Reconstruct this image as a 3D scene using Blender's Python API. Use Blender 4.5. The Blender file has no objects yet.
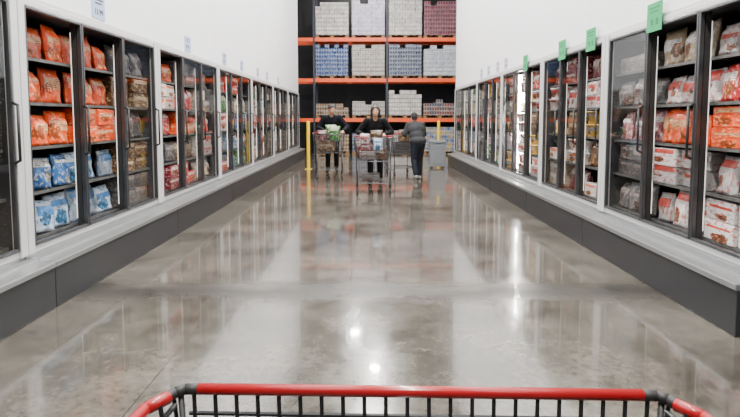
import bpy, bmesh, math, random
from mathutils import Vector, Matrix, Euler
random.seed(7)
COL = bpy.context.scene.collection
R = math.radians
# ------------------------------------------------------------ helpers
class MB:
    def __init__(s): s.bm = bmesh.new()
    def box(s, x0, x1, y0, y1, z0, z1):
        m = Matrix.Translation(((x0+x1)/2, (y0+y1)/2, (z0+z1)/2)) @ Matrix.Diagonal((abs(x1-x0), abs(y1-y0), abs(z1-z0), 1))
        bmesh.ops.create_cube(s.bm, size=1, matrix=m); return s
    def bar(s, p, q, r1, r2=None, seg=8, caps=True):
        p = Vector(p); q = Vector(q); d = q-p
        if d.length < 1e-6: return s
        rot = d.to_track_quat('Z', 'Y').to_matrix().to_4x4()
        bmesh.ops.create_cone(s.bm, cap_ends=caps, segments=seg, radius1=r1, radius2=r1 if r2 is None else r2, depth=d.length,
                              matrix=Matrix.Translation((p+q)/2) @ rot); return s
    def ball(s, c, r, rot=None, u=16, v=10):
        if not hasattr(r, '__len__'): r = (r, r, r)
        m = Matrix.Translation(c) @ (rot.to_4x4() if rot else Matrix()) @ Matrix.Diagonal((r[0], r[1], r[2], 1))
        bmesh.ops.create_uvsphere(s.bm, u_segments=u, v_segments=v, radius=1, matrix=m); return s
    def caps(s, p, q, r1, r2=None):
        r2 = r1 if r2 is None else r2
        s.bar(p, q, r1, r2, seg=16); s.ball(p, r1); s.ball(q, r2); return s
    def path(s, pts, r, seg=8):
        for a, b in zip(pts, pts[1:]): s.bar(a, b, r, seg=seg)
        for a in pts[1:-1]: s.ball(a, r, u=seg, v=6)
        return s
    def quad(s, *pts):
        s.bm.faces.new([s.bm.verts.new(p) for p in pts]); return s
    def lathe(s, prof, seg=20, c=(0, 0, 0)):
        rings = []
        for r, z in prof:
            rings.append([s.bm.verts.new((c[0]+r*math.cos(2*math.pi*i/seg), c[1]+r*math.sin(2*math.pi*i/seg), c[2]+z)) for i in range(seg)])
        for a, b in zip(rings, rings[1:]):
            for i in range(seg): s.bm.faces.new((a[i], a[(i+1) % seg], b[(i+1) % seg], b[i]))
        s.bm.faces.new(list(reversed(rings[0]))); s.bm.faces.new(rings[-1]); return s
    def mesh(s, name, mat, smooth=False):
        me = bpy.data.meshes.new(name); bmesh.ops.recalc_face_normals(s.bm, faces=s.bm.faces)
        s.bm.to_mesh(me); s.bm.free()
        if mat: me.materials.append(mat)
        if smooth:
            for p in me.polygons: p.use_smooth = True
        return me
    def build(s, name, mat, parent=None, loc=None, bevel=0, smooth=False):
        o = link(name, s.mesh(name, mat, smooth), parent, loc)
        if bevel:
            b = o.modifiers.new('Bevel', 'BEVEL'); b.width = bevel; b.segments = 2; b.limit_method = 'ANGLE'
        return o
def link(name, data, parent=None, loc=None):
    o = bpy.data.objects.new(name, data); COL.objects.link(o)
    if parent: o.parent = parent
    if loc is not None: o.location = loc
    return o
def tag(o, label=None, cat=None, group=None, kind=None):
    if label: o['label'] = label
    if cat: o['category'] = cat
    if group: o['group'] = group
    if kind: o['kind'] = kind
    return o
def empty(name, loc, rz=0, label=None, cat=None, group=None):
    o = bpy.data.objects.new(name, None); COL.objects.link(o); o.location = loc; o.rotation_euler.z = rz
    o.empty_display_size = .1
    return tag(o, label, cat, group)
# ------------------------------------------------------------ materials
def nm(name):
    m = bpy.data.materials.new(name); m.use_nodes = True
    return m, m.node_tree, m.node_tree.nodes['Principled BSDF']
def mat(name, c, rough=.5, metal=0, spec=.5, var=.06, scale=8, bump=0, coat=0):
    m, t, b = nm(name)
    n = t.nodes.new('ShaderNodeTexNoise'); n.inputs['Scale'].default_value = scale; n.inputs['Detail'].default_value = 4
    co = t.nodes.new('ShaderNodeTexCoord'); t.links.new(co.outputs['Object'], n.inputs['Vector'])
    r = t.nodes.new('ShaderNodeMapRange'); r.inputs['To Min'].default_value = 1-var*2; r.inputs['To Max'].default_value = 1+var*2
    t.links.new(n.outputs['Fac'], r.inputs['Value'])
    v = t.nodes.new('ShaderNodeVectorMath'); v.operation = 'SCALE'; v.inputs[0].default_value = c[:3]
    t.links.new(r.outputs[0], v.inputs['Scale']); t.links.new(v.outputs[0], b.inputs['Base Color'])
    b.inputs['Roughness'].default_value = rough; b.inputs['Metallic'].default_value = metal
    b.inputs['Specular IOR Level'].default_value = spec; b.inputs['Coat Weight'].default_value = coat
    if bump:
        bp = t.nodes.new('ShaderNodeBump'); bp.inputs['Strength'].default_value = bump; bp.inputs['Distance'].default_value = .01
        t.links.new(n.outputs['Fac'], bp.inputs['Height']); t.links.new(bp.outputs[0], b.inputs['Normal'])
    return m
def emis(name, c, s):
    m, t, b = nm(name); b.inputs['Base Color'].default_value = (*c, 1)
    b.inputs['Emission Color'].default_value = (*c, 1); b.inputs['Emission Strength'].default_value = s
    return m
def print_mat(name, c1, c2, c3, rough=.35):
    """printed packaging: ground colour, a coloured band, a food picture blob made of cells; varied per object"""
    m, t, b = nm(name); N = t.nodes.new; L = t.links.new
    co = N('ShaderNodeTexCoord'); sep = N('ShaderNodeSeparateXYZ'); L(co.outputs['Generated'], sep.inputs[0])
    oi = N('ShaderNodeObjectInfo')
    def math_(op, a, bb=None, c=None):
        n = N('ShaderNodeMath'); n.operation = op
        for i, v in enumerate((a, bb, c)):
            if v is None: continue
            if isinstance(v, (int, float)): n.inputs[i].default_value = v
            else: L(v, n.inputs[i])
        return n.outputs[0]
    def mix(f, a, bb):
        n = N('ShaderNodeMix'); n.data_type = 'RGBA'; L(f, n.inputs['Factor'])
        for k, v in ((6, a), (7, bb)):
            if isinstance(v, tuple): n.inputs[k].default_value = (*v, 1)
            else: L(v, n.inputs[k])
        return n.outputs[2]
    z = sep.outputs['Z']; y = sep.outputs['Y']; rnd = oi.outputs['Random']
    rnd2 = math_('FRACT', math_('MULTIPLY', rnd, 17.3)); rnd3 = math_('FRACT', math_('MULTIPLY', rnd, 51.7))
    bz = math_('MULTIPLY_ADD', rnd2, .3, .55)
    band = math_('LESS_THAN', math_('ABSOLUTE', math_('SUBTRACT', z, bz)), math_('MULTIPLY_ADD', rnd3, .12, .05))
    inner = math_('LESS_THAN', math_('ABSOLUTE', math_('SUBTRACT', y, .5)), .4)
    band = math_('MULTIPLY', band, inner)
    dz = math_('MULTIPLY', math_('SUBTRACT', z, math_('MULTIPLY_ADD', rnd3, .25, .18)), 1.2); dy = math_('SUBTRACT', y, math_('MULTIPLY_ADD', rnd2, .5, .25))
    vo = N('ShaderNodeTexVoronoi'); vo.inputs['Scale'].default_value = 8
    ad = N('ShaderNodeVectorMath'); ad.operation = 'ADD'; L(co.outputs['Generated'], ad.inputs[0]); L(rnd, ad.inputs[1]); L(ad.outputs[0], vo.inputs['Vector'])
    nz = N('ShaderNodeTexNoise'); nz.inputs['Scale'].default_value = 7; nz.inputs['Detail'].default_value = 3; L(ad.outputs[0], nz.inputs['Vector'])
    wob = math_('MULTIPLY_ADD', nz.outputs['Fac'], .2, -.10)
    blob = math_('LESS_THAN', math_('ADD', math_('ADD', math_('MULTIPLY', dz, dz), math_('MULTIPLY', dy, dy)), wob), math_('MULTIPLY', rnd, .08))
    food = mix(math_('GREATER_THAN', vo.outputs['Distance'], .36), c3, tuple(x*.3 for x in c3))
    ln = math_('GREATER_THAN', math_('FRACT', math_('MULTIPLY', z, 17)), .55)
    word = math_('MULTIPLY', ln, math_('GREATER_THAN', nz.outputs['Fac'], .53))
    bandc = mix(word, c2, tuple(x*.2 for x in c1))
    patch = math_('GREATER_THAN', nz.outputs['Fac'], .58)
    base = mix(math_('MULTIPLY', patch, .7), c1, c2)
    col = mix(band, base, bandc); col = mix(blob, col, food)
    hs = N('ShaderNodeHueSaturation'); L(col, hs.inputs['Color'])
    L(math_('ADD', math_('MULTIPLY', rnd, .75), .32), hs.inputs['Value'])
    L(hs.outputs[0], b.inputs['Base Color']); b.inputs['Roughness'].default_value = rough
    bp = N('ShaderNodeBump'); bp.inputs['Strength'].default_value = .7; bp.inputs['Distance'].default_value = .015
    L(nz.outputs['Fac'], bp.inputs['Height']); L(bp.outputs[0], b.inputs['Normal'])
    return m
M = {}
M['wall'] = mat('white_wall_panel', (.84, .84, .86), .45, var=.015, scale=1.2)
M['alu'] = mat('pale_aluminium_frame', (.58, .58, .58), .35, .15, var=.03, scale=30)
M['ledge'] = mat('scuffed_steel_bumper', (.38, .39, .40), .34, .8, var=.03, scale=2)
M['kick'] = mat('charcoal_kick_plate', (.024, .025, .028), .42, .1, var=.12, scale=3)
M['doorframe'] = mat('dark_metal_door_frame', (.09, .093, .098), .28, .7)
M['gasket'] = mat('black_gasket', (.015, .015, .015), .6)
M['inner'] = mat('freezer_liner', (.022, .022, .024), .5)
M['shelf'] = mat('freezer_shelf', (.035, .035, .038), .4, .4)
M['rail'] = mat('shelf_price_rail', (.07, .07, .067), .4, var=.4, scale=14)
M['led'] = emis('freezer_strip_light', (1, .97, .9), .8)
M['led2'] = emis('far_freezer_strip_light', (1, .93, .82), 2.6)
M['ledb'] = emis('bright_strip_light', (1, .97, .92), 130)
M['red'] = mat('red_plastic', (.34, .006, .010), .3, coat=.4, var=.03)
M['wire'] = mat('dark_grey_wire', (.045, .047, .05), .35, .7)
M['wire2'] = mat('zinc_wire', (.075, .075, .08), .35, .6)
M['rubber'] = mat('grey_rubber', (.03, .03, .03), .7)
M['orange'] = mat('orange_rack_steel', (.80, .085, .01), .45, var=.05)
M['blue'] = mat('dark_rack_upright', (.02, .025, .04), .5)
M['wood'] = mat('pallet_wood', (.26, .15, .07), .8, var=.15)
M['yellow'] = mat('yellow_safety_paint', (.80, .52, .02), .45)
M['dark'] = mat('dark_back_wall', (.006, .006, .008), .8)
M['grey'] = mat('grey_plastic', (.15, .16, .17), .5)
m, t, b = nm('clear_glass')
b.inputs['Base Color'].default_value = (.88, .93, .95, 1); b.inputs['Metallic'].default_value = 1; b.inputs['Roughness'].default_value = .04
lw = t.nodes.new('ShaderNodeLayerWeight'); lw.inputs[0].default_value = .5
pw = t.nodes.new('ShaderNodeMath'); pw.operation = 'POWER'; pw.inputs[1].default_value = 4; t.links.new(lw.outputs['Facing'], pw.inputs[0])
ma = t.nodes.new('ShaderNodeMath'); ma.operation = 'MULTIPLY_ADD'; ma.inputs[1].default_value = .6; ma.inputs[2].default_value = .06; t.links.new(pw.outputs[0], ma.inputs[0])
t.links.new(ma.outputs[0], b.inputs['Alpha']); M['glass'] = m
# floor
m, t, b = nm('polished_concrete'); N = t.nodes.new; L = t.links.new
co = N('ShaderNodeTexCoord')
n1 = N('ShaderNodeTexNoise'); n1.inputs['Scale'].default_value = 1.2; n1.inputs['Detail'].default_value = 9; n1.inputs['Roughness'].default_value = .70; L(co.outputs['Object'], n1.inputs['Vector'])
n2 = N('ShaderNodeTexNoise'); n2.inputs['Scale'].default_value = 18; n2.inputs['Detail'].default_value = 6; n2.inputs['Roughness'].default_value = .75; L(co.outputs['Object'], n2.inputs['Vector'])
def mth(op, a, bb, c=None):
    n = N('ShaderNodeMath'); n.operation = op
    for i, v in enumerate((a, bb, c)):
        if v is None: continue
        if isinstance(v, (int, float)): n.inputs[i].default_value = v
        else: L(v, n.inputs[i])
    return n.outputs[0]
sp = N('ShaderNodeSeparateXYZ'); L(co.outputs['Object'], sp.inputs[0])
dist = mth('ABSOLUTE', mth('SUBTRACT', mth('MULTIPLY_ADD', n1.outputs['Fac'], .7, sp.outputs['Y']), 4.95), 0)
dark_band = N('ShaderNodeMapRange'); dark_band.inputs['From Min'].default_value = .03; dark_band.inputs['From Max'].default_value = .36; dark_band.inputs['To Min'].default_value = .28; dark_band.inputs['To Max'].default_value = 1; L(dist, dark_band.inputs['Value'])  # darker, rougher band across the floor, edges broken by noise
r1 = N('ShaderNodeValToRGB'); r1.color_ramp.elements[0].position = .36; r1.color_ramp.elements[0].color = (.048, .042, .034, 1); r1.color_ramp.elements[1].position = .66; r1.color_ramp.elements[1].color = (.145, .132, .109, 1); L(n1.outputs['Fac'], r1.inputs[0])
r2 = N('ShaderNodeMapRange'); r2.inputs['From Min'].default_value = .3; r2.inputs['From Max'].default_value = .7; r2.inputs['To Min'].default_value = .55; r2.inputs['To Max'].default_value = 1.35; L(n2.outputs['Fac'], r2.inputs['Value'])
vm = N('ShaderNodeVectorMath'); vm.operation = 'SCALE'; L(r1.outputs[0], vm.inputs[0]); L(mth('MULTIPLY', r2.outputs[0], dark_band.outputs[0]), vm.inputs['Scale'])
def joint(axis, off, period, w):
    fr_ = mth('FRACT', mth('DIVIDE', mth('ADD', axis, 100*period-off+w), period), 0)
    return mth('LESS_THAN', fr_, 2*w/period)
jt = mth('MAXIMUM', joint(sp.outputs['Y'], 4.55, 4.6, .010), joint(sp.outputs['X'], -1.25, 4.6, .005))
mj = N('ShaderNodeMix'); mj.data_type = 'RGBA'; L(mth('MULTIPLY', jt, .8), mj.inputs['Factor']); L(vm.outputs[0], mj.inputs[6]); mj.inputs[7].default_value = (.03, .027, .024, 1)
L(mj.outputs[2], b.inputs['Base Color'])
r3 = N('ShaderNodeMapRange'); r3.inputs['From Min'].default_value = .3; r3.inputs['From Max'].default_value = .7; r3.inputs['To Min'].default_value = .09; r3.inputs['To Max'].default_value = .23; L(n1.outputs['Fac'], r3.inputs['Value'])
L(mth('ADD', r3.outputs[0], mth('MULTIPLY', mth('SUBTRACT', 1.0, dark_band.outputs[0]), .32)), b.inputs['Roughness'])
b.inputs['Specular IOR Level'].default_value = .7
L(mth('MULTIPLY', mth('MULTIPLY', dark_band.outputs[0], dark_band.outputs[0]), mth('MULTIPLY_ADD', n2.outputs['Fac'], .95, .0)), b.inputs['Coat Weight'])
b.inputs['Coat Roughness'].default_value = .045
bp = N('ShaderNodeBump'); bp.inputs['Strength'].default_value = .11; bp.inputs['Distance'].default_value = .004; L(n2.outputs['Fac'], bp.inputs['Height']); L(bp.outputs[0], b.inputs['Normal'])
M['floor'] = m

# ------------------------------------------------------------ room
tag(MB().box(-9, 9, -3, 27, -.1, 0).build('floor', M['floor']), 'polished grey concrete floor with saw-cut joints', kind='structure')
FX = 2.75
LEFT = [1.50, 4.20, 6.92, 9.67, 12.37, 15.07, 17.77, 20.47]
RIGHT = [3.60, 6.30, 8.60, 11.23, 13.86, 17.45]
def seamwall(name, s, y0, y1, label):
    w = MB(); y = y0
    while y < y1-.01:
        yy = min(y+1.35, y1)
        w.box(s*FX, s*(FX+.95), y+.004, yy-.004, 2.46, 7.4); y = yy
    w.box(s*(FX+.01), s*(FX+.94), y0+.006, y1-.006, 2.47, 7.39)
    tag(w.build(name, M['wall']), label, kind='structure')
seamwall('wall_left', -1, -1.13, 20.6, 'white panelled wall above the left freezers')
seamwall('wall_right', 1, -1.2, 17.6, 'white panelled wall above the right freezers')
tag(MB().box(-9, 9, 24.6, 24.8, 0, 9.5).build('wall_back', M['dark']), 'dark wall behind the pallet racks', kind='structure')
for i, (s, y0, y1) in enumerate(((-1, 1.5, 20.47), (1, 3.6, 17.45))):
    tag(MB().box(s*(FX-.012), s*(FX), y0, y1, 2.44, 2.475).build('trim_%d' % (i+1), M['alu']), 'thin metal trim strip over the freezers', kind='structure')

# ------------------------------------------------------------ products
def bag_mesh(name, w=.25, d=.13, h=.335):
    bm = bmesh.new(); NU, NV = 8, 10; F = []; Bk = []
    for j in range(NV+1):
        v = j/NV; rf = []; rb = []
        for i in range(NU+1):
            u = -1+2*i/NU
            th = d/2*((1-abs(u)**4)**.6 if abs(u) < 1 else 0)*(min(1, (1-v)*3.6)**.7)*(.86+.14*math.sin(9*v+4*u))
            th = max(th, .002)
            ww = w/2*(1-.04*math.sin(v*math.pi))
            rf.append(bm.verts.new((-th, u*ww, v*h))); rb.append(bm.verts.new((th, u*ww, v*h)))
        F.append(rf); Bk.append(rb)
    for j in range(NV):
        for i in range(NU):
            bm.faces.new((F[j][i], F[j][i+1], F[j+1][i+1], F[j+1][i])); bm.faces.new((Bk[j][i+1], Bk[j][i], Bk[j+1][i], Bk[j+1][i+1]))
        for i in (0, NU):
            bm.faces.new((F[j][i], F[j+1][i], Bk[j+1][i], Bk[j][i]))
    for j in (0, NV):
        for i in range(NU): bm.faces.new((F[j][i], F[j][i+1], Bk[j][i+1], Bk[j][i]))
    bmesh.ops.recalc_face_normals(bm, faces=bm.faces)
    me = bpy.data.meshes.new(name); bm.to_mesh(me); bm.free()
    for p in me.polygons: p.use_smooth = True
    return me
def carton_mesh(name, w=.36, d=.28, h=.165):
    g = MB(); g.box(-d/2, d/2, -w/2, w/2, 0, h)
    bmesh.ops.bevel(g.bm, geom=g.bm.edges[:], offset=.006, segments=2, affect='EDGES')
    g.box(-d/2-.0015, d/2+.0015, -.02, .02, .004, h+.0015)      # closing tape
    for sy in (-1, 1): g.box(-d*.3, d*.3, sy*(w/2), sy*(w/2+.0015), h*.55, h*.95)
    return g.mesh(name, None)
def tub_mesh(name, r=.115, h=.165):
    g = MB(); g.lathe([(r*.82, 0), (r*.84, .006), (r*.97, h*.86), (r*1.04, h*.865), (r*1.05, h*.97), (r*.98, h), (r*.9, h*.985)], 24)
    return g.mesh(name, None, True)
W = (.62, .61, .59)
PAL = {
 'orange': ((.85, .075, .005), (.80, .42, .20), (.85, .16, .02)),
 'red': ((.50, .012, .012), (.7, .65, .6), (.65, .2, .05)),
 'blue': ((.03, .13, .36), W, (.55, .50, .4)),
 'sky-blue and white': ((.50, .58, .66), (.04, .20, .50), (.06, .24, .45)),
 'white': (W, (.60, .05, .03), (.40, .14, .07)),
 'white and orange': (W, (.80, .16, .02), (.6, .25, .06)),
 'beige': ((.40, .30, .19), W, (.35, .15, .06)),
 'green': ((.04, .25, .04), (.7, .7, .5), (.2, .42, .08)),
 'yellow': ((.75, .42, .03), W, (.6, .18, .03)),
 'maroon': ((.17, .012, .025), (.6, .5, .45), (.4, .13, .06)),
 'grey': ((.09, .088, .088), (.30, .24, .22), (.2, .13, .11)),
 'brown': ((.11, .05, .02), (.50, .38, .23), (.32, .16, .06)),
 'pink': ((.32, .12, .13), W, (.3, .12, .1)),
}
PM = {k: print_mat(k.replace(' ', '_').replace('-', '_')+'_printed_pack', *v) for k, v in PAL.items()}
MESH = {}
def prod_mesh(kind, col):
    if (kind, col) not in MESH:
        me = {'bag': bag_mesh, 'carton': carton_mesh, 'tub': tub_mesh}[kind]('food_'+kind)
        me.materials.append(PM[col]); MESH[(kind, col)] = me
    return MESH[(kind, col)]
SZ = [.50, .88, 1.26, 1.63, 2.00]
SHN = ['bottom', 'fourth', 'middle', 'second', 'top']
ORD = ['first', 'second', 'third', 'fourth', 'fifth', 'sixth', 'seventh']
DOORN = ['near', 'middle', 'far']
KN = {'bag': ('food_bag', 'frozen food bag', 'bag'), 'carton': ('food_carton', 'food carton', 'box'), 'tub': ('food_tub', 'round food tub', 'tub')}
def stock(s, ci, bi, yb0, yb1, si, kind, col, wide=False):
    side = 'left' if s < 0 else 'right'
    label = '%s %s, %s shelf behind %s door, %s freezer along %s wall' % (col, KN[kind][1], SHN[si], DOORN[bi], ORD[ci], side)
    group = '%s %ss on %s shelf behind %s door of %s %s freezer' % (col, KN[kind][1], SHN[si], DOORN[bi], ORD[ci], side)
    n = {'bag': 3, 'carton': 2, 'tub': 3}[kind]; lay = 1 if kind == 'bag' else 2
    if wide and kind != 'carton': n = 2
    a, b_ = yb0+.004, yb1-.004; pitch = (b_-a)/n
    me = prod_mesh(kind, col)
    base = {'bag': .25, 'carton': .36, 'tub': .24}[kind]
    for k in range(n):
        dd = random.uniform(-.025, .04)
        for l in range(lay):
            if l and random.random() < .15: continue
            o = link(KN[kind][0], me)
            sc = min(1.5, pitch*.985/base)*random.uniform(.94, 1)
            d = .155+dd+random.uniform(-.012, .012)+(.055 if kind == 'carton' else 0)
            o.location = (s*(FX+d), a+pitch*(k+.5), SZ[si]+.002+l*{'carton': .168, 'tub': .167, 'bag': 0}[kind])
            o.scale = (1, sc, random.uniform(.76, 1.04) if kind == 'bag' else 1)
            if kind == 'bag': o.rotation_euler = (R(random.uniform(-5, 5)), R(random.uniform(1, 10)*s), R(random.uniform(-13, 13)))
            else: o.rotation_euler = (0, 0, R(random.uniform(-4, 4)))
            tag(o, label, KN[kind][2], group)
# ------------------------------------------------------------ cabinets
def cabinet(s, ci, y0, y1, label, stocklist, bright=None, panes=(0, 1, 2)):
    side = 'left' if s < 0 else 'right'
    root = empty('freezer_cabinet', (s*FX, y0, 0), 0, label, 'freezer', 'glass door freezers along the %s wall' % side)
    Ln = y1-y0
    def bx(g, d0, d1, a, b_, z0, z1): g.box(min(s*d0, s*d1), max(s*d0, s*d1), a, b_, z0, z1)
    g = MB(); bx(g, -.25, .9, .003, Ln-.003, 0, .325); g.build('kick_plate', M['kick'], root, bevel=.006)
    g = MB(); bx(g, -.262, -.12, .004, Ln-.004, .325, .372); bx(g, -.13, -.02, .004, Ln-.004, .325, .392); bx(g, -.02, .9, .004, Ln-.004, .325, .42)
    g.build('bumper_ledge', M['ledge'], root, bevel=.008)
    g = MB(); bx(g, .80, .85, .02, Ln-.02, .42, 2.45); bx(g, .02, .80, .02, .06, .42, 2.45); bx(g, .02, .80, Ln-.06, Ln-.02, .42, 2.45)
    bx(g, .02, .80, .06, Ln-.06, .42, .47); bx(g, .02, .80, .06, Ln-.06, 2.38, 2.45); g.build('body', M['inner'], root)
    g = MB(); e = .085
    bx(g, -.05, .02, .005, e, .42, 2.44); bx(g, -.05, .02, Ln-e, Ln-.005, .42, 2.44)
    bx(g, -.03, .02, e, Ln-e, .42, .465); bx(g, -.03, .02, e, Ln-e, 2.395, 2.44)
    g.build('outer_frame', M['alu'], root, bevel=.004)
    n = 3; bw = (Ln-2*e)/n
    for k in range(n):
        a, b_ = e+bw*k, e+bw*(k+1)
        f = MB(); w = .028
        bx(f, -.045, -.005, a+.004, a+w, .47, 2.39); bx(f, -.045, -.005, b_-w, b_-.004, .47, 2.39)
        bx(f, -.045, -.005, a+w, b_-w, .47, .47+w); bx(f, -.045, -.005, a+w, b_-w, 2.39-w, 2.39)
        dr = f.build('door', M['doorframe'], root, bevel=.006)
        if k in panes:
            g = MB(); y_0, y_1, z_0, z_1 = a+w-.002, b_-w+.002, .47+w-.002, 2.39-w+.002
            g.quad((-s*.025, y_0, z_0), (-s*.025, y_1, z_0), (-s*.025, y_1, z_1), (-s*.025, y_0, z_1)); g.build('glass_pane', M['glass'], dr)
        hy = (b_-.02) if s < 0 else (a+.02)
        g = MB(); g.path([(s*-.045, hy, 1.62), (s*-.085, hy, 1.60), (s*-.085, hy, 1.18), (s*-.045, hy, 1.16)], .011)
        g.build('handle', M['gasket'], dr, smooth=True)
        if k < n-1:
            g2 = MB(); bx(g2, .0, .05, b_-.025, b_+.025, .47, 2.38); g2.build('mullion', M['gasket'], root)
            br = bright == k
            g3 = MB(); bx(g3, .05, .16 if br else .062, b_-(.035 if br else .02), b_+(.035 if br else .02), .55, 2.3)
            g3.build('strip_light', M['ledb'] if br else (M['led2'] if y0 > 8 else M['led']), root)
    for i, z in enumerate(SZ):
        g = MB(); bx(g, .07, .78, .065, Ln-.065, z-.014, z)
        for q in range(int(Ln/.12)): bx(g, .075, .78, .08+q*.12, .086+q*.12, z-.024, z-.014)
        sh = g.build('shelf', M['shelf'], root)
        g = MB(); bx(g, .06, .069, .07, Ln-.07, z-.022, z+.004); g.build('price_rail', M['rail'], sh)
    for k in range(n):
        if stocklist[k] is None: continue
        for si, it in enumerate(stocklist[k]):
            stock(s, ci, k, y0+e+bw*k+.01, y0+e+bw*(k+1)-.01, si, it[0], it[1], wide=(y0 > 13))
    return root
B, C, T = 'bag', 'carton', 'tub'
LS = [
 [None, None, [(B, 'white'), (B, 'grey'), (C, 'beige'), (B, 'grey'), (C, 'grey')]],
 [[(B, 'sky-blue and white'), (B, 'blue'), (B, 'orange'), (B, 'orange'), (B, 'orange')],
  [(B, 'sky-blue and white'), (B, 'sky-blue and white'), (C, 'orange'), (B, 'orange'), (B, 'orange')],
  [(C, 'grey'), (C, 'brown'), (B, 'grey'), (C, 'brown'), (B, 'grey')]],
 [[(C, 'maroon'), (B, 'grey'), (B, 'red'), (C, 'white and orange'), (B, 'orange')],
  [(C, 'red'), (B, 'brown'), (C, 'orange'), (B, 'red'), (C, 'grey')],
  [(B, 'beige'), (C, 'white'), (B, 'red'), (C, 'beige'), (B, 'white and orange')]],
 [[(C, 'red'), (B, 'maroon'), (C, 'white'), (B, 'green'), (B, 'red')],
  [(B, 'blue'), (C, 'sky-blue and white'), (B, 'yellow'), (B, 'maroon'), (C, 'red')],
  [(C, 'green'), (B, 'white'), (C, 'blue'), (B, 'beige'), (B, 'white')]],
 [[(C, 'yellow'), (B, 'green'), (C, 'white'), (T, 'white'), (B, 'green')],
  [(B, 'white'), (C, 'red'), (B, 'orange'), (C, 'blue'), (B, 'white')],
  [(C, 'maroon'), (B, 'yellow'), (C, 'white'), (B, 'green'), (C, 'beige')]],
 [[(C, 'white'), (B, 'red'), (C, 'yellow'), (B, 'white'), (C, 'blue')],
  [(B, 'green'), (C, 'white'), (B, 'maroon'), (C, 'orange'), (B, 'white')],
  [(C, 'red'), (C, 'blue'), (B, 'white'), (C, 'beige'), (B, 'yellow')]],
 [[(C, 'orange'), (B, 'white'), (C, 'yellow'), (B, 'red'), (C, 'white')],
  [(B, 'white'), (C, 'yellow'), (B, 'beige'), (C, 'white'), (B, 'red')],
  [(C, 'white'), (B, 'orange'), (C, 'white'), (B, 'yellow'), (C, 'red')]],
]
LL = ['nearest left freezer, cut by the photo edge, with dark contents', 'left freezer filled with orange bags above blue bags',
 'third left freezer with red and orange packs, beyond the orange and blue bags', 'fourth left freezer from the camera with maroon, red and blue packs',
 'fifth left freezer from the camera with green and white packs', 'sixth left freezer from the camera, next to last in the row',
 'last left freezer at the far end of the aisle']
LP = [(0, 1, 2), (2,), (1, 2), (0, 1, 2), (0, 1, 2), (0, 1, 2), (0, 1, 2)]
for i in range(7):
    cabinet(-1, i, LEFT[i], LEFT[i+1], LL[i], LS[i], panes=LP[i])
RS = [
 [[(C, 'white'), (B, 'white'), (C, 'orange'), (B, 'red'), (B, 'white')],
  [(B, 'white'), (C, 'white'), (B, 'orange'), (B, 'white'), (B, 'beige')],
  [(B, 'grey'), (C, 'grey'), (B, 'pink'), (B, 'grey'), (C, 'grey')]],
 [[(C, 'white and orange'), (B, 'brown'), (T, 'yellow'), (C, 'white'), (B, 'maroon')],
  [(B, 'maroon'), (T, 'white and orange'), (C, 'brown'), (B, 'white'), (C, 'maroon')],
  [(C, 'beige'), (C, 'white and orange'), (B, 'yellow'), (T, 'white'), (B, 'maroon')]],
 [[(C, 'white'), (T, 'yellow'), (C, 'brown'), (T, 'white'), (B, 'red')],
  [(T, 'white'), (C, 'white'), (T, 'white'), (C, 'yellow'), (T, 'white')],
  [(T, 'yellow'), (C, 'white'), (T, 'brown'), (T, 'white'), (C, 'white')]],
 [[(C, 'white'), (B, 'red'), (C, 'yellow'), (T, 'brown'), (C, 'white')],
  [(T, 'green'), (C, 'white'), (B, 'white'), (C, 'maroon'), (B, 'yellow')],
  [(C, 'brown'), (T, 'white'), (C, 'white'), (B, 'red'), (C, 'yellow')]],
 [[(C, 'white'), (B, 'yellow'), (C, 'red'), (B, 'white'), (C, 'green')],
  [(B, 'white'), (C, 'blue'), (B, 'white'), (C, 'yellow'), (B, 'white')],
  [(C, 'white'), (B, 'red'), (C, 'white'), (B, 'brown'), (C, 'white')]],
]
RL = ['nearest right freezer with orange packs between white and grey packs', 'second right freezer from the camera with brown and maroon packs under green signs',
 'third right freezer with one very bright white strip light', 'fourth right freezer from the camera with white and red packs', 'last right freezer beside the grey bin at the row end']
RP = [(2,), (1, 2), (2,), (0, 1, 2), (0, 1, 2)]
for i in range(5):
    cabinet(1, i, RIGHT[i], RIGHT[i+1], RL[i], RS[i], bright=1 if i == 2 else None, panes=RP[i])

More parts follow.
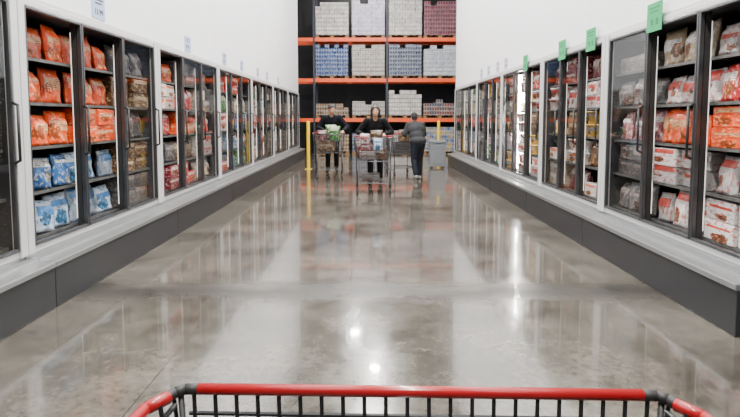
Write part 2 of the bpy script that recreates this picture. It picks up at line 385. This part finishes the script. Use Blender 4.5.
# ------------------------------------------------------------ wall signs
M['sgreen'] = mat('green_sign_card', (.012, .30, .10), .6, var=.02)
M['sblue'] = mat('pale_blue_sign_card', (.36, .43, .62), .5, var=.02)
M['swhite'] = mat('white_sign_card', (.48, .50, .55), .5, var=.02)
M['ink'] = mat('sign_ink', (.03, .04, .08), .6)
M['inkg'] = mat('sign_ink_green', (.008, .17, .06), .8)
def sign(s, y, z, w, h, mt, label, text=None, tone='ink'):
    off_ = .052 if z < 2.45 else .001
    root = empty('price_sign', (s*(FX-off_), y, z), 0, label, 'sign', 'price signs on the %s wall' % ('left' if s < 0 else 'right'))
    g = MB(); g.box(min(0, -s*.006), max(0, -s*.006), -w/2, w/2, 0, h); g.build('sign_card', M[mt], root)
    if text:
        cu = bpy.data.curves.new('t', 'FONT'); cu.body = text; cu.size = h*.36; cu.align_x = 'CENTER'; cu.align_y = 'CENTER'; cu.extrude = .001
        to = bpy.data.objects.new('t', cu); COL.objects.link(to); dg = bpy.context.evaluated_depsgraph_get()
        me = bpy.data.meshes.new_from_object(to.evaluated_get(dg)); bpy.data.objects.remove(to)
        me.materials.clear(); me.materials.append(M[tone]); o = link('sign_writing', me, root)
        o.rotation_euler = (R(90), 0, R(90) if s < 0 else R(-90)); o.location = (-s*.008, 0, h*.3)
        g = MB()
        for q, (ww, zz) in enumerate(((.7, .82), (.5, .66))): g.box(min(-s*.007, -s*.008), max(-s*.007, -s*.008), -w*ww/2, w*ww/2, h*zz, h*(zz+.07))
        g.build('sign_line', M[tone], root)
    else:
        g = MB()
        for q, (ww, zz, hh) in enumerate(((.7, .80, .05), (.55, .66, .05), (.18, .22, .22), (.16, .22, .22))):
            off = 0 if q < 2 else (-.2*w if q == 2 else .14*w)
            g.box(min(-s*.0062, -s*.0066), max(-s*.0062, -s*.0066), off-w*ww/2, off+w*ww/2, h*zz, h*(zz+hh))
        g.build('sign_writing', M[tone], root)
for i, x in enumerate((650, 588, 560, 524)):
    y = 540*(FX-.055)/(x-371)
    sign(1, y, 2.325, (.27, .28, .28, .26)[i], .27, 'sgreen', ['largest green price sign on the right wall above nearest freezer', 'second green price sign from the right edge', 'third green price sign from the right edge', 'smallest green price sign farthest along right wall'][i], None, 'inkg')
for i, x in enumerate((505, 497, 488, 481)):
    sign(1, 540*FX/(x-371), 2.5, .26, .22, 'swhite', '%s small pale card beyond the green signs on right wall' % ORD[i])
for i, (x, mt) in enumerate(((103, 'sblue'), (190, 'sblue'), (226, 'sblue'), (243, 'sblue'), (259, 'swhite'), (268, 'swhite'), (279, 'swhite'))):
    sign(-1, 540*FX/(371-x), 2.50, .26 if i < 2 else .25, .22, mt, '%s price card from the camera on left wall' % ORD[i], '13.99' if i == 0 else None)

# ------------------------------------------------------------ pallet racks
RY = 22.5
LV = [1.50, 3.14, 4.80]
UX = [-5.35, -2.34, .68, 3.70, 6.72]
rack = empty('pallet_rack', (0, RY, 0), 0, 'tall orange-beamed pallet rack across the aisle end', 'rack')
for x in UX:
    for yy in (0, 1.1):
        g = MB(); g.box(x-.04, x+.04, yy, yy+.07, 0, 6.6); g.box(x-.08, x+.08, yy-.03, yy+.1, 0, .012); g.build('upright', M['blue'], rack)
    g = MB()
    for q in range(6): g.bar((x, .05, .3+q*1.0), (x, 1.12, .9+q*1.0), .015)
    g.build('brace', M['blue'], rack)
for z in LV:
    for a, b_ in zip(UX, UX[1:]):
        for yy in (-.02, 1.12):
            g = MB(); g.box(a+.042, b_-.042, yy, yy+.05, z-.14, z); g.box(a+.042, b_-.042, yy+.01, yy+.04, z-.15, z+.005)
            g.build('beam', M['orange'], rack)
        g = MB()
        for q in range(11): g.box(a+.15+q*.265, a+.16+q*.265, .03, 1.12, z-.012, z)
        g.box(a+.05, b_-.05, .5, .52, z-.02, z-.012)
        g.build('deck', M['wire2'], rack)
def load_mat(name, c1, c2, c3, wrap=.5):
    """shrink-wrapped cases: many small packs in rows, tonal drift, crinkled film highlights"""
    m, t, b = nm(name); N = t.nodes.new; L = t.links.new
    co = N('ShaderNodeTexCoord'); oi = N('ShaderNodeObjectInfo')
    ad = N('ShaderNodeVectorMath'); ad.operation = 'ADD'; L(co.outputs['Object'], ad.inputs[0]); L(oi.outputs['Random'], ad.inputs[1])
    n = N('ShaderNodeTexNoise'); n.inputs['Scale'].default_value = 3.2; n.inputs['Detail'].default_value = 6; n.inputs['Roughness'].default_value = .75; L(ad.outputs[0], n.inputs['Vector'])
    r = N('ShaderNodeValToRGB')
    r.color_ramp.elements[0].position = .42; r.color_ramp.elements[0].color = (*c3, 1); r.color_ramp.elements[1].position = .58; r.color_ramp.elements[1].color = (*c1, 1)
    L(n.outputs['Fac'], r.inputs[0])
    sx = N('ShaderNodeSeparateXYZ'); L(co.outputs['Object'], sx.inputs[0])
    def frac(axis, f, thr):
        w = N('ShaderNodeMath'); w.operation = 'MULTIPLY'; w.inputs[1].default_value = f; L(sx.outputs[axis], w.inputs[0])
        fr = N('ShaderNodeMath'); fr.operation = 'FRACT'; L(w.outputs[0], fr.inputs[0])
        g = N('ShaderNodeMath'); g.operation = 'GREATER_THAN'; g.inputs[1].default_value = thr; L(fr.outputs[0], g.inputs[0]); return g.outputs[0]
    mxx = N('ShaderNodeMath'); mxx.operation = 'MAXIMUM'; L(frac('Z', 5.9, .62), mxx.inputs[0]); L(frac('X', 9.5, .75), mxx.inputs[1])
    g2 = N('ShaderNodeMath'); g2.operation = 'MULTIPLY'; L(n.outputs['Fac'], g2.inputs[1]); L(mxx.outputs[0], g2.inputs[0])
    mx = N('ShaderNodeMix'); mx.data_type = 'RGBA'; L(r.outputs[0], mx.inputs[6]); mx.inputs[7].default_value = (*c2, 1)
    L(g2.outputs[0], mx.inputs['Factor']); L(mx.outputs[2], b.inputs['Base Color']); b.inputs['Roughness'].default_value = .22
    bp = N('ShaderNodeBump'); bp.inputs['Strength'].default_value = .6; bp.inputs['Distance'].default_value = .06
    L(n.outputs['Fac'], bp.inputs['Height']); L(bp.outputs[0], b.inputs['Normal'])
    return m
def pallet_load(x, z, h, lm, label, nx=3, nz=6, w=1.36, dy=0, jitter=.0):
    root = empty('pallet_load', (x, RY+.55+dy, z), R(random.uniform(-1.5, 1.5)), label, 'pallet load', 'loaded pallets in the rack')
    g = MB()
    for q in range(6): g.box(-w/2+q*(w-.1)/5, -w/2+.1+q*(w-.1)/5, -.5, .5, .1, .12)
    for q in (-.48, -.06, .36):
        for e in (-w/2, -.07, w/2-.14): g.box(e, e+.14, q, q+.12, .02, .1)
        g.box(-w/2, w/2, q, q+.12, 0, .02)
    g.build('pallet', M['wood'], root)
    g = MB(); hh = (h-.14)/nz
    for k in range(nz):
        mm = nx if k % 2 == 0 else nx+1          # brick-laid layers
        ww = w/mm
        for i in range(mm):
            if k == nz-1 and random.random() < .3: continue
            for j in range(2):
                jx = random.uniform(-jitter, jitter); jy = random.uniform(-.015, .005)
                g.box(-w/2+i*ww+.002+jx, -w/2+(i+1)*ww-.002+jx, -.49+j*.5+.005+jy, j*.5-.005, .124+k*hh+.001, .124+(k+1)*hh-.001)
    g.build('case_stack', lm, root, bevel=.010)
LM = {
 'w1': load_mat('white_cases', (.60, .58, .55), (.24, .20, .18), (.36, .35, .35)),
 'w2': load_mat('pale_lilac_cases', (.64, .60, .70), (.34, .28, .42), (.44, .40, .52)),
 'w3': load_mat('grey_white_cases', (.54, .56, .59), (.20, .24, .32), (.36, .38, .42)),
 'mg': load_mat('burgundy_cases', (.11, .008, .022), (.36, .20, .24), (.05, .004, .010)),
 'db': load_mat('deep_blue_cases', (.012, .05, .20), (.28, .34, .46), (.012, .03, .11)),
 'bl': load_mat('slate_blue_cases', (.04, .06, .12), (.32, .34, .38), (.025, .035, .07)),
 'bg': load_mat('beige_cases', (.38, .35, .30), (.12, .10, .09), (.42, .41, .37)),
 'bw': load_mat('blue_white_cases', (.15, .20, .32), (.40, .44, .50), (.08, .12, .24)),
 'br': load_mat('cardboard_cases', (.20, .12, .06), (.42, .38, .32), (.08, .05, .03)),
 'mix': load_mat('mixed_cases', (.16, .03, .02), (.42, .38, .30), (.04, .06, .11)),
 'yb': load_mat('yellow_blue_cases', (.50, .34, .03), (.40, .42, .45), (.02, .10, .32)),
}
PX = [-3.55, -1.60, -.09, 1.43, 2.87, 4.5]
rows = [
 (4.80, [('bw', 1.5), ('w1', 1.46), ('w2', 1.55), ('w1', 1.55), ('mg', 1.5), ('w1', 1.5)], 'upper'),
 (3.14, [('br', 1.3), ('db', 1.42), ('bg', 1.40), ('bl', 1.42), ('w3', 1.38), ('bl', 1.4)], 'middle'),
 (1.50, [('br', .7), ('br', .62), ('bg', .72), ('w1', 1.18), ('mix', .8), ('br', .9)], 'lower'),
 (0.0, [('mix', .9), ('br', 1.0), ('bl', .9), ('w1', 1.0), ('yb', 1.15), ('bw', 1.1)], 'floor'),
]
CN = {'w1': 'white', 'w2': 'pale lilac-white', 'w3': 'grey-white', 'mg': 'burgundy', 'db': 'deep blue', 'bl': 'slate blue', 'bg': 'beige', 'bw': 'blue and white', 'br': 'brown cardboard', 'mix': 'dark red and cream', 'yb': 'yellow and blue'}
POSN = ['', 'leftmost', 'second from left', 'third from left', 'fourth from left', 'partly hidden rightmost']
for z, items, nme in rows:
    for i, (k, h) in enumerate(items):
        if i == 0: continue
        pallet_load(PX[i], z+.006 if z else 0, h, LM[k], '%s cases stacked on pallet, %s on the %s rack level' % (CN[k], POSN[i], nme), nx=(5, 6, 4, 5, 4, 5)[i], nz=max(3, int(h/.17)), jitter=.006)

# ------------------------------------------------------------ end-of-row items
def post(x, y, h, label):
    g = MB(); g.lathe([(.05, 0.012), (.05, h-.03), (.04, h-.008), (.02, h)], 20, (0, 0, 0))
    r_ = empty('safety_post', (x, y, 0), 0, label, 'post'); g.build('tube', M['yellow'], r_, smooth=False)
    MB().box(-.1, .1, -.1, .1, 0, .012).build('base_plate', M['yellow'], r_)
post(-1.84, 15.9, 1.42, 'yellow safety post standing left of the left cart')
post(2.30, 18.3, 1.42, 'yellow post behind the grey bin on the right')
bn = empty('storage_bin', (2.02, 16.4, 0), 0, 'grey waist-high plastic bin at the end of the right freezers', 'bin')
g = MB(); g.box(-.23, .23, -.25, .25, .06, .78); g.box(-.17, .17, -.256, .25, .14, .70)
g.build('bin_body', M['grey'], bn, bevel=.01)
g = MB(); g.box(-.245, .245, -.275, .275, .78, .83); g.box(-.1, .1, -.29, -.27, .77, .80); g.build('lid', M['grey'], bn, bevel=.008)
for sx in (-1, 1):
    for sy in (-1, 1): MB().bar((sx*.17-.015, sy*.19, .032), (sx*.17+.015, sy*.19, .032), .032, seg=14).build('wheel', M['rubber'], bn)

# ------------------------------------------------------------ shopping cart
def cart(loc, rz, label, wf=.345, wr=.40, wires=M['wire'], rr=.0080, k=1.0):
    root = empty('shopping_cart', loc, rz, label, 'shopping cart')
    yf, yr = .5, -.5; zt, zb, zbr = 1.12, .66, .58
    wfb, wrb = wf-.06, wr-.07
    wa, wb = (.0032 if k == 1 else .0028*k), .004*k
    def wl(t): return wf+(wr-wf)*t        # t 0 front → 1 rear
    def yl(t): return yf+(yr-yf)*t
    g = MB(); g.path([(-wf+.036, yf, zt), (wf-.036, yf, zt)], rr, 12); g.build('front_rim', M['red'] if k == 1 else wires, root, smooth=True)
    for s in (-1, 1):
        c = [(s*(wf-.002), yf-.020, zt-.002), (s*(wf+.018), yf-.050, zt-.003), (s*(wl(.2)+.015), yl(.2), zt-.004), (s*wr, yr+.03, zt)]
        g = MB(); g.path(c, rr*1.1, 12); g.build('side_rim', M['red'] if k == 1 else wires, root, smooth=True)
        g = MB(); g.path([(s*(wf-.040), yf, zt), (s*(wf-.018), yf-.001, zt), (s*(wf-.006), yf-.010, zt-.001), (s*(wf), yf-.024, zt-.002)], rr*.95, 12)
        g.bar((s*(wf-.012), yf-.004, zt), (s*wfb, yf-.05, zb), .0045); g.build('corner_joint', M['gasket'], root, smooth=True)
    g = MB(); n = 21 if k == 1 else 14
    for i in range(n+1):
        u = -1+2*i/n; g.bar((u*(wf-.03), yf-.001, zt-.006), (u*wfb, yf-.05, zb), wa, seg=6)
    for zz in (.034, .16, .28, .46):
        f = zz/.46; g.bar((-(wf-.02-.05*f), yf-.05*f+.001, zt-zz), ((wf-.02-.05*f), yf-.05*f+.001, zt-zz), wb*.85, seg=6)
    g.build('front_grid', wires, root)
    for s in (-1, 1):
        g = MB(); n = 26 if k == 1 else 18
        for i in range(n+1):
            t_ = i/n; a = Vector((s*wl(t_), yl(t_), zt-.005)); b_ = Vector((s*(wfb+(wrb-wfb)*t_), yl(t_)*.95-.0, zb+(zbr-zb)*t_)); g.bar(a, b_, wa, seg=6)
        for f in (.05, .35, .65, 1):
            a = Vector((s*wf, yf, zt)).lerp(Vector((s*wfb, yf*.95, zb)), f); b_ = Vector((s*wr, yr, zt)).lerp(Vector((s*wrb, yr*.95, zbr)), f); g.bar(a, b_, wb, seg=6)
        g.build('side_grid', wires, root)
    g = MB(); n = 14
    for i in range(n+1):
        u = -1+2*i/n; g.bar((u*wfb, yf*.95, zb), (u*wrb, yr*.95, zbr), wa, seg=6)
    for i in range(9):
        t_ = i/8; w_ = wfb+(wrb-wfb)*t_; g.bar((-w_, yl(t_)*.95, zb+(zbr-zb)*t_), (w_, yl(t_)*.95, zb+(zbr-zb)*t_), wb, seg=6)
    g.build('basket_floor', wires, root)
    g = MB()
    for i in range(17):
        u = -1+2*i/16; g.bar((u*wr*.97, yr+.02, zt-.03), (u*wrb, yr*.95, zbr), wa, seg=6)
    for zz in (1.09, .9, .75): g.bar((-wr*.95, yr+.02, zz), (wr*.95, yr+.02, zz), wb, seg=6)
    g.build('rear_gate', wires, root)
    g = MB(); g.bar((-wr+.02, yr-.05, zt+.0), (wr-.02, yr-.05, zt+.0), .015, seg=14); g.build('handle', M['red'], root, smooth=True)
    for s in (-1, 1):
        g = MB(); g.path([(s*(wr-.015), yr-.05, zt), (s*(wr-.01), yr+.03, zt-.02)], .014); g.build('handle_bracket', M['gasket'], root)
        g = MB(); g.path([(s*wrb, yr*.95, zt-.1), (s*wrb, yr*.95, .30), (s*(wrb-.01), yr*.8, .17), (s*wfb, yf-.04, .20), (s*wfb, yf-.05, zb)], .014)
        g.build('side_frame', M['wire2'], root, smooth=True)
    g = MB()
    for i in range(9):
        u = -1+2*i/8; g.bar((u*(wfb-.01), yf-.05, .24), (u*(wrb-.02), yr*.8, .22), .004, seg=6)
    for yy in (yf-.05, 0, yr*.8): g.bar((-wrb+.02, yy, .225), (wrb-.02, yy, .225), .008, seg=8)
    g.build('lower_rack', M['wire2'], root)
    for s in (-1, 1):
        for yy, w_ in ((yf-.06, wfb), (yr*.85, wrb-.01)):
            g = MB(); g.bar((s*w_-.015, yy, .065), (s*w_+.015, yy, .065), .062, seg=20); g.bar((s*w_-.02, yy, .065), (s*w_+.02, yy, .065), .02, seg=10)
            wh = g.build('wheel', M['rubber'], root)
            g = MB()
            for e in (-.024, .024): g.box(s*w_+e-.003, s*w_+e+.003, yy-.02, yy+.02, .05, .14)
            g.box(s*w_-.027, s*w_+.027, yy-.025, yy+.025, .135, .145); g.bar((s*w_, yy, .14), (s*w_, yy, .19), .012)
            g.build('caster_fork', M['wire2'], wh)
    return root
MY = 11.0; LY = 13.75
fc = cart((.052, .226, 0), R(-1.6), 'near shopping cart with red rim at the bottom of the photo')
cart((-1.06, LY, 0), R(180+6), 'left distant wire cart with green bags, pushed by person in black', wires=M['wire2'], k=1.6, wf=.37, wr=.42)
cart((.06, MY, 0), R(180), 'middle loaded wire cart coming straight toward the camera', wires=M['wire2'], k=1.6, wf=.38, wr=.43)
CA = R(13); CX, CY = .82, 14.2
cart((CX, CY, 0), CA, 'right distant cart pushed away by person in grey jacket', wires=M['wire2'], k=1.6)
def item(kind, col, loc, rz, sc, label, rx=0):
    o = link(KN[kind][0], prod_mesh(kind, col)); o.location = loc; o.rotation_euler = (rx, 0, rz); o.scale = sc
    tag(o, label, KN[kind][2])
item(C, 'grey', (-.07, MY-.18, .68), R(90), (1, .9, 1.0), 'grey carton low in the front of the middle cart')
item(C, 'brown', (.12, MY+.15, .665), R(85), (1, 1.1, 1.4), 'brown carton low in the middle cart, behind grey carton')
item(B, 'sky-blue and white', (.14, MY-.12, .86), R(80), (.9, .8, .75), 'pale blue bag in the front of the middle cart')
item(C, 'maroon', (-.09, MY-.14, .85), R(84), (.7, .6, .8), 'maroon carton resting on the grey carton in the middle cart')
item(C, 'grey', (.06, MY+.17, .90), R(95), (1, 1.3, 1.5), 'grey carton stacked highest at the back of middle cart')
item(B, 'white', (-.12, MY-.14, .99), R(80), (1, .8, .6), 'small white bag lying atop the middle cart load')
item(B, 'maroon', (-.22, MY+.15, .68), R(20), (1.1, 1, 1.3), 'maroon bag upright at the back left of middle cart')
item(B, 'brown', (.12, MY-.02, 1.06), R(70), (1.2, 1.1, .6), 'brown bag heaped on top of the middle cart, right side')
item(C, 'grey', (.0, MY+.02, .245), R(90), (1.2, 1.0, .8), 'grey carton on the lower rack of middle cart')
item(C, 'brown', (-1.12, LY-.15, .68), R(90), (1, 1.2, 1.5), 'brown carton in the left distant cart')
item(B, 'green', (-.90, LY-.22, .94), R(70), (1.8, 1.2, 1.1), 'bright green bag on top of left cart, right side')
item(C, 'grey', (-1.15, LY+.10, .90), R(96), (1, 1.2, 1.3), 'grey carton stacked in the left distant cart')
item(B, 'maroon', (-1.22, LY-.20, .94), R(96), (1.2, 1, .8), 'maroon bag on the brown carton in left cart')
item(B, 'green', (-1.02, LY+.15, 1.12), R(110), (1.8, 1.2, .65), 'green bag on grey carton, left distant cart')
item(C, 'grey', (CX, CY+.05, .68), R(90)+CA, (1, 1.2, 1.3), 'grey carton in the right distant cart')
item(B, 'brown', (CX+.05, CY-.02, .90), R(60)+CA, (1.4, 1.2, .9), 'brown bag on the grey carton in right distant cart')

# ------------------------------------------------------------ people
SK = mat('skin', (.42, .22, .145), .5, var=.03)
M['hairblk'] = mat('black_hair', (.012, .01, .01), .5)
M['black'] = mat('black_cloth', (.004, .004, .005), .9, spec=.2, bump=.2)
M['navy'] = mat('dark_navy_cloth', (.005, .0055, .009), .9, spec=.2)
M['jean'] = mat('dark_jeans', (.007, .009, .015), .85, spec=.2, var=.12, scale=20)
M['jacket'] = mat('grey_jacket', (.022, .023, .026), .85, spec=.25, var=.12)
M['shoe'] = mat('dark_shoe', (.02, .02, .02), .5)
M['shoew'] = mat('pale_shoe', (.22, .21, .20), .5)
M['eyew'] = mat('eye_white', (.75, .73, .7), .2); M['iris'] = mat('iris', (.03, .015, .01), .1); M['lip'] = mat('lips', (.38, .12, .10), .5)
M['cap'] = mat('dark_knit_cap', (.008, .008, .010), .9, bump=.3)
def blob(name, g, mt, parent, voxel=.009, sm=3):
    me = g.mesh('tmp', None); o = bpy.data.objects.new('tmp', me); COL.objects.link(o)
    r_ = o.modifiers.new('r', 'REMESH'); r_.mode = 'VOXEL'; r_.voxel_size = voxel; r_.use_smooth_shade = True
    s_ = o.modifiers.new('s', 'SMOOTH'); s_.factor = .5; s_.iterations = sm
    dg = bpy.context.evaluated_depsgraph_get(); m2 = bpy.data.meshes.new_from_object(o.evaluated_get(dg))
    bpy.data.objects.remove(o); m2.name = name; m2.materials.clear(); m2.materials.append(mt)
    for p in m2.polygons: p.use_smooth = True
    return link(name, m2, parent)
V = Vector
def person(loc, rz, sc, label, P, top, legs, shoe, hair, hairstyle='short'):
    root = empty('person', loc, rz, label, 'person'); root.scale = (sc, sc, sc)
    pel = V(P.get('pel', (0, .05, .93))); che = V(P.get('che', (0, -.06, 1.26))); nek = V(P.get('nek', (0, -.13, 1.45))); hd = V(P.get('hd', (0, -.19, 1.605)))
    lo = P.get('loose', 0)
    HR = Euler(P.get('hrot', (R(-8), 0, 0))).to_matrix()
    TR = Euler((math.atan2(pel.y-che.y, che.z-pel.z), 0, 0)).to_matrix()
    H = lambda v: hd + HR @ V(v)
    g = MB()
    g.ball(pel, (.150, .105, .11)); g.ball(pel.lerp(che, .5), (.125, .095, .17), TR); g.ball(che, (.155, .105, .17), TR); g.ball(che+TR@V((0, 0, .1)), (.165, .085, .08), TR)
    g.caps(nek-V((0, -.02, .06)), H((0, .012, -.07)), .052, .05)
    g.ball(H((0, .008, .025)), (.073, .092, .092), HR); g.ball(H((0, -.022, -.045)), (.054, .062, .065), HR); g.ball(H((0, -.035, -.085)), (.028, .03, .024), HR)
    g.caps(H((0, -.082, .012)), H((0, -.099, -.022)), .008, .012)
    for s in (-1, 1):
        g.ball(H((s*.074, .012, -.008)), (.010, .018, .028), HR); g.ball(H((s*.034, -.055, -.028)), (.02, .022, .02), HR)
        g.ball(H((s*.012, -.092, -.026)), .008)
    T_, Lg, Sh = MB(), MB(), {}
    T_.ball(pel+V((0, 0, .04)), (.172+lo, .128+lo, .12)); T_.ball(pel.lerp(che, .5), (.158+lo, .122+lo, .19), TR); T_.ball(che, (.182+lo, .13+lo, .19), TR); T_.ball(che+TR@V((0, .01, .11)), (.19+lo*.7, .105+lo*.5, .085), TR)
    T_.caps(nek-V((0, -.03, .05)), nek-V((0, -.01, .005)), .075+lo*.3, .066+lo*.2)
    Lg.ball(pel-V((0, 0, .01)), (.166, .12, .115))
    for s, k in ((-1, 'l'), (1, 'r')):
        sh = che+TR@V((s*.175, 0, .13)); el, wr, = V(P['el'+k]), V(P['wr'+k])
        g.caps(sh, el, .048, .038); g.caps(el, wr, .038, .025)
        T_.caps(sh, el, .066+lo*.4, .055+lo*.4); T_.caps(el, wr.lerp(el, .10), .054+lo*.4, .040+lo*.1); T_.caps(V((s*.09, nek.y+.04, nek.z-.06)), sh, .06, .062)
        hp = V((s*.085, pel.y, pel.z-.03)); kn, an = V(P['kn'+k]), V(P['an'+k]); toe = an+V(P.get('td'+k, (s*.02, -.17, -.06)))
        g.caps(hp, kn, .078, .052); g.caps(kn, an, .05, .036); g.caps(an-V((0, 0, .03)), toe, .034, .026)
        Lg.caps(hp, kn, .095+lo*.3, .07+lo*.2); Lg.caps(kn, an+V((0, 0, .03)), .068+lo*.2, .056+lo*.2)
        q = MB()
        q.caps(an+V((0, .02, -.045)), toe+V((0, 0, .008)), .044, .037); q.caps(an+V((0, .035, -.05)), an+V((0, .0, 0)), .04, .045)
        Sh[k] = q
        b_ = V(P['bar'+k]); pc = b_+V((0, .035, .022))
        g.caps(wr, pc+V((0, .03, 0)), .026, .024); g.ball(pc+V((0, .012, 0)), (.043, .045, .017))
        for i in range(4):
            x = (i-1.5)*.022; L_ = (.9, 1, .96, .8)[i]*1.0
            pts = [pc+V((x, .0, .004)), b_+V((x, -.006, .032)), b_+V((x, -.031*L_, .008)), b_+V((x, -.022*L_, -.021))]
            for a, c in zip(pts, pts[1:]): g.caps(a, c, .0095, .0088)
        pts = [pc+V((-s*.035, .02, 0)), b_+V((-s*.052, .018, -.008)), b_+V((-s*.045, -.008, -.026))]
        for a, c in zip(pts, pts[1:]): g.caps(a, c, .012, .0095)
    blob('body', g, SK, root, .0065, 2)
    blob('jacket', T_, top, root, .012, 4); blob('trousers', Lg, legs, root, .012, 3)
    for k in 'lr': blob('shoe', Sh[k], shoe, root, .009, 3)
    for s in (-1, 1):
        e = MB().ball(H((s*.031, -.076, .010)), (.014, .010, .009), HR).build('eye', M['eyew'], root, smooth=True)
        MB().ball(H((s*.031, -.0855, .010)), .0055).build('iris', M['iris'], e, smooth=True)
        MB().caps(H((s*.017, -.086, .032)), H((s*.046, -.074, .030)), .0045, .003).build('eyebrow', M['hairblk'], root, smooth=True)
    MB().ball(H((0, -.083, -.055)), (.022, .009, .006), HR).build('mouth', M['lip'], root, smooth=True)
    g = MB()
    if hairstyle == 'cap':
        g.ball(H((0, .010, .042)), (.083, .102, .088), HR); g.ball(H((0, .045, .0)), (.078, .072, .07), HR)
        blob('knit_cap', g, M['cap'], root, .008, 3)
        g = MB(); g.ball(H((0, .05, -.045)), (.066, .045, .045), HR); blob('hair', g, hair, root, .008, 2)
    else:
        f = 1.12 if hairstyle == 'full' else 1
        g.ball(H((0, .022, .045)), (.081*f, .094, .085*f), HR); g.ball(H((0, .05, .0)), (.075*f, .065, .085), HR)
        for s in (-1, 1): g.caps(H((s*.066*f, -.03, .055)), H((s*.072*f, .01, .012)), .018, .012)
        g.caps(H((-.04, -.052, .088)), H((.045, -.05, .085)), .02)
        if hairstyle == 'full':
            for s in (-1, 1): g.caps(H((s*.074, .01, .03)), H((s*.078, .03, -.09)), .024, .026)
            g.caps(H((0, .065, .0)), H((0, .07, -.11)), .06, .055)
            g.ball(H((0, .06, .125)), .045)
        blob('hair', g, hair, root, .008, 2)
    return root
def push(dx, knl, anl, knr, anr, elb=.30, hy=-.50, hz=1.07, hx=.2, **k):
    P = dict(ell=(-elb+dx*.3, -.17, 1.12), elr=(elb+dx*.3, -.17, 1.12), wrl=(-hx-.01+dx, hy+.09, hz+.035), wrr=(hx+.01+dx, hy+.09, hz+.035),
             barl=(-hx+dx, hy, hz), barr=(hx+dx, hy, hz), knl=knl, anl=anl, knr=knr, anr=anr); P.update(k); return P
LEAN = dict(che=(0, -.14, 1.24), nek=(0, -.25, 1.405), hd=(0, -.34, 1.54))
s1 = 1.07
person((.10, MY+.55+.52*s1, 0), 0, s1, 'person in black clothes leaning on the middle cart, facing the camera',
       push(-.04, (-.10, -.13, .50), (-.10, -.06, .10), (.10, .06, .50), (.11, .22, .12), elb=.35, hy=-.52, hz=1.12/s1, hrot=(R(8), 0, R(4)), **LEAN), M['black'], M['black'], M['shoe'], M['hairblk'], 'full')
s2 = 1.13
a2 = R(6)
hx_, hy_ = -1.06-.0+.55*math.sin(a2), LY+.55*math.cos(a2)
person((hx_-.06, hy_+.52*s2, 0), R(3), s2, 'person in dark jacket behind the left cart, looking down toward it',
       push(.05, (-.10, -.06, .50), (-.11, .03, .10), (.10, .0, .50), (.10, .15, .10), elb=.35, hy=-.52, hz=1.12/s2, hrot=(R(20), 0, R(30)), **LEAN), M['navy'], M['black'], M['shoe'], M['hairblk'], 'short')
s3 = .99
RC = .55+.52*s3
person((CX+RC*math.sin(CA)+.08, CY-RC*math.cos(CA), 0), R(180)+CA, s3, 'person in loose grey jacket and dark trousers seen from behind, leaning toward a cart',
       push(.08, (-.10, -.14, .50), (-.11, -.18, .09), (.10, .03, .49), (.11, .22, .15), hz=1.12/s3, hy=-.52, hx=.17, elb=.25, hrot=(R(14), 0, R(0)), tdr=(.02, -.13, -.10),
            che=(0, -.11, 1.235), nek=(0, -.21, 1.405), hd=(0, -.29, 1.54), loose=.042), M['jacket'], M['jean'], M['shoew'], M['hairblk'], 'cap')

# ------------------------------------------------------------ high bay lights
FIXM = mat('lamp_housing', (.5, .5, .5), .5)
for i, (x, y, w_) in enumerate(((0, -1.5, 860), (0, 3, 860), (0, 7.5, 840), (0, 11.5, 760), (0, 15.4, 680), (.15, 19.96, 340), (-.7, 23.4, 220), (-5.5, 19.5, 200), (5.5, 19.5, 200))):
    root = empty('high_bay_light', (x, y, 8.0), 0, '%s high bay lamp hanging from the roof down the aisle' % (ORD+['eighth', 'ninth'])[i], 'ceiling light', 'high bay lights')
    g = MB(); g.lathe([(.34, .02), (.32, .10), (.12, .28), (.10, .42)], 24); g.bar((0, 0, .42), (0, 0, 1.2), .01); g.build('housing', FIXM, root)
    l = bpy.data.lights.new('lamp', 'AREA'); l.shape = 'DISK'; l.size = .5 if i < 5 else .36; l.energy = w_; l.color = (1, .97, .92)
    lo = link('lamp', l, root); lo.location = (0, 0, 0)
wd = bpy.data.worlds.new('World'); bpy.context.scene.world = wd; wd.use_nodes = True
bg = wd.node_tree.nodes['Background']; bg.inputs[0].default_value = (.96, .97, 1, 1); bg.inputs[1].default_value = .15
# ------------------------------------------------------------ camera
cd = bpy.data.cameras.new('camera'); cam = link('camera', cd); cam.location = (0, 0, 1.5)
cam.rotation_euler = (R(90-4.3), 0, 0); cd.sensor_width = 36; cd.lens = 540/740*36; cd.shift_y = -49.5/740; cd.shift_x = -.001; cd.clip_start = .02
bpy.context.scene.camera = cam
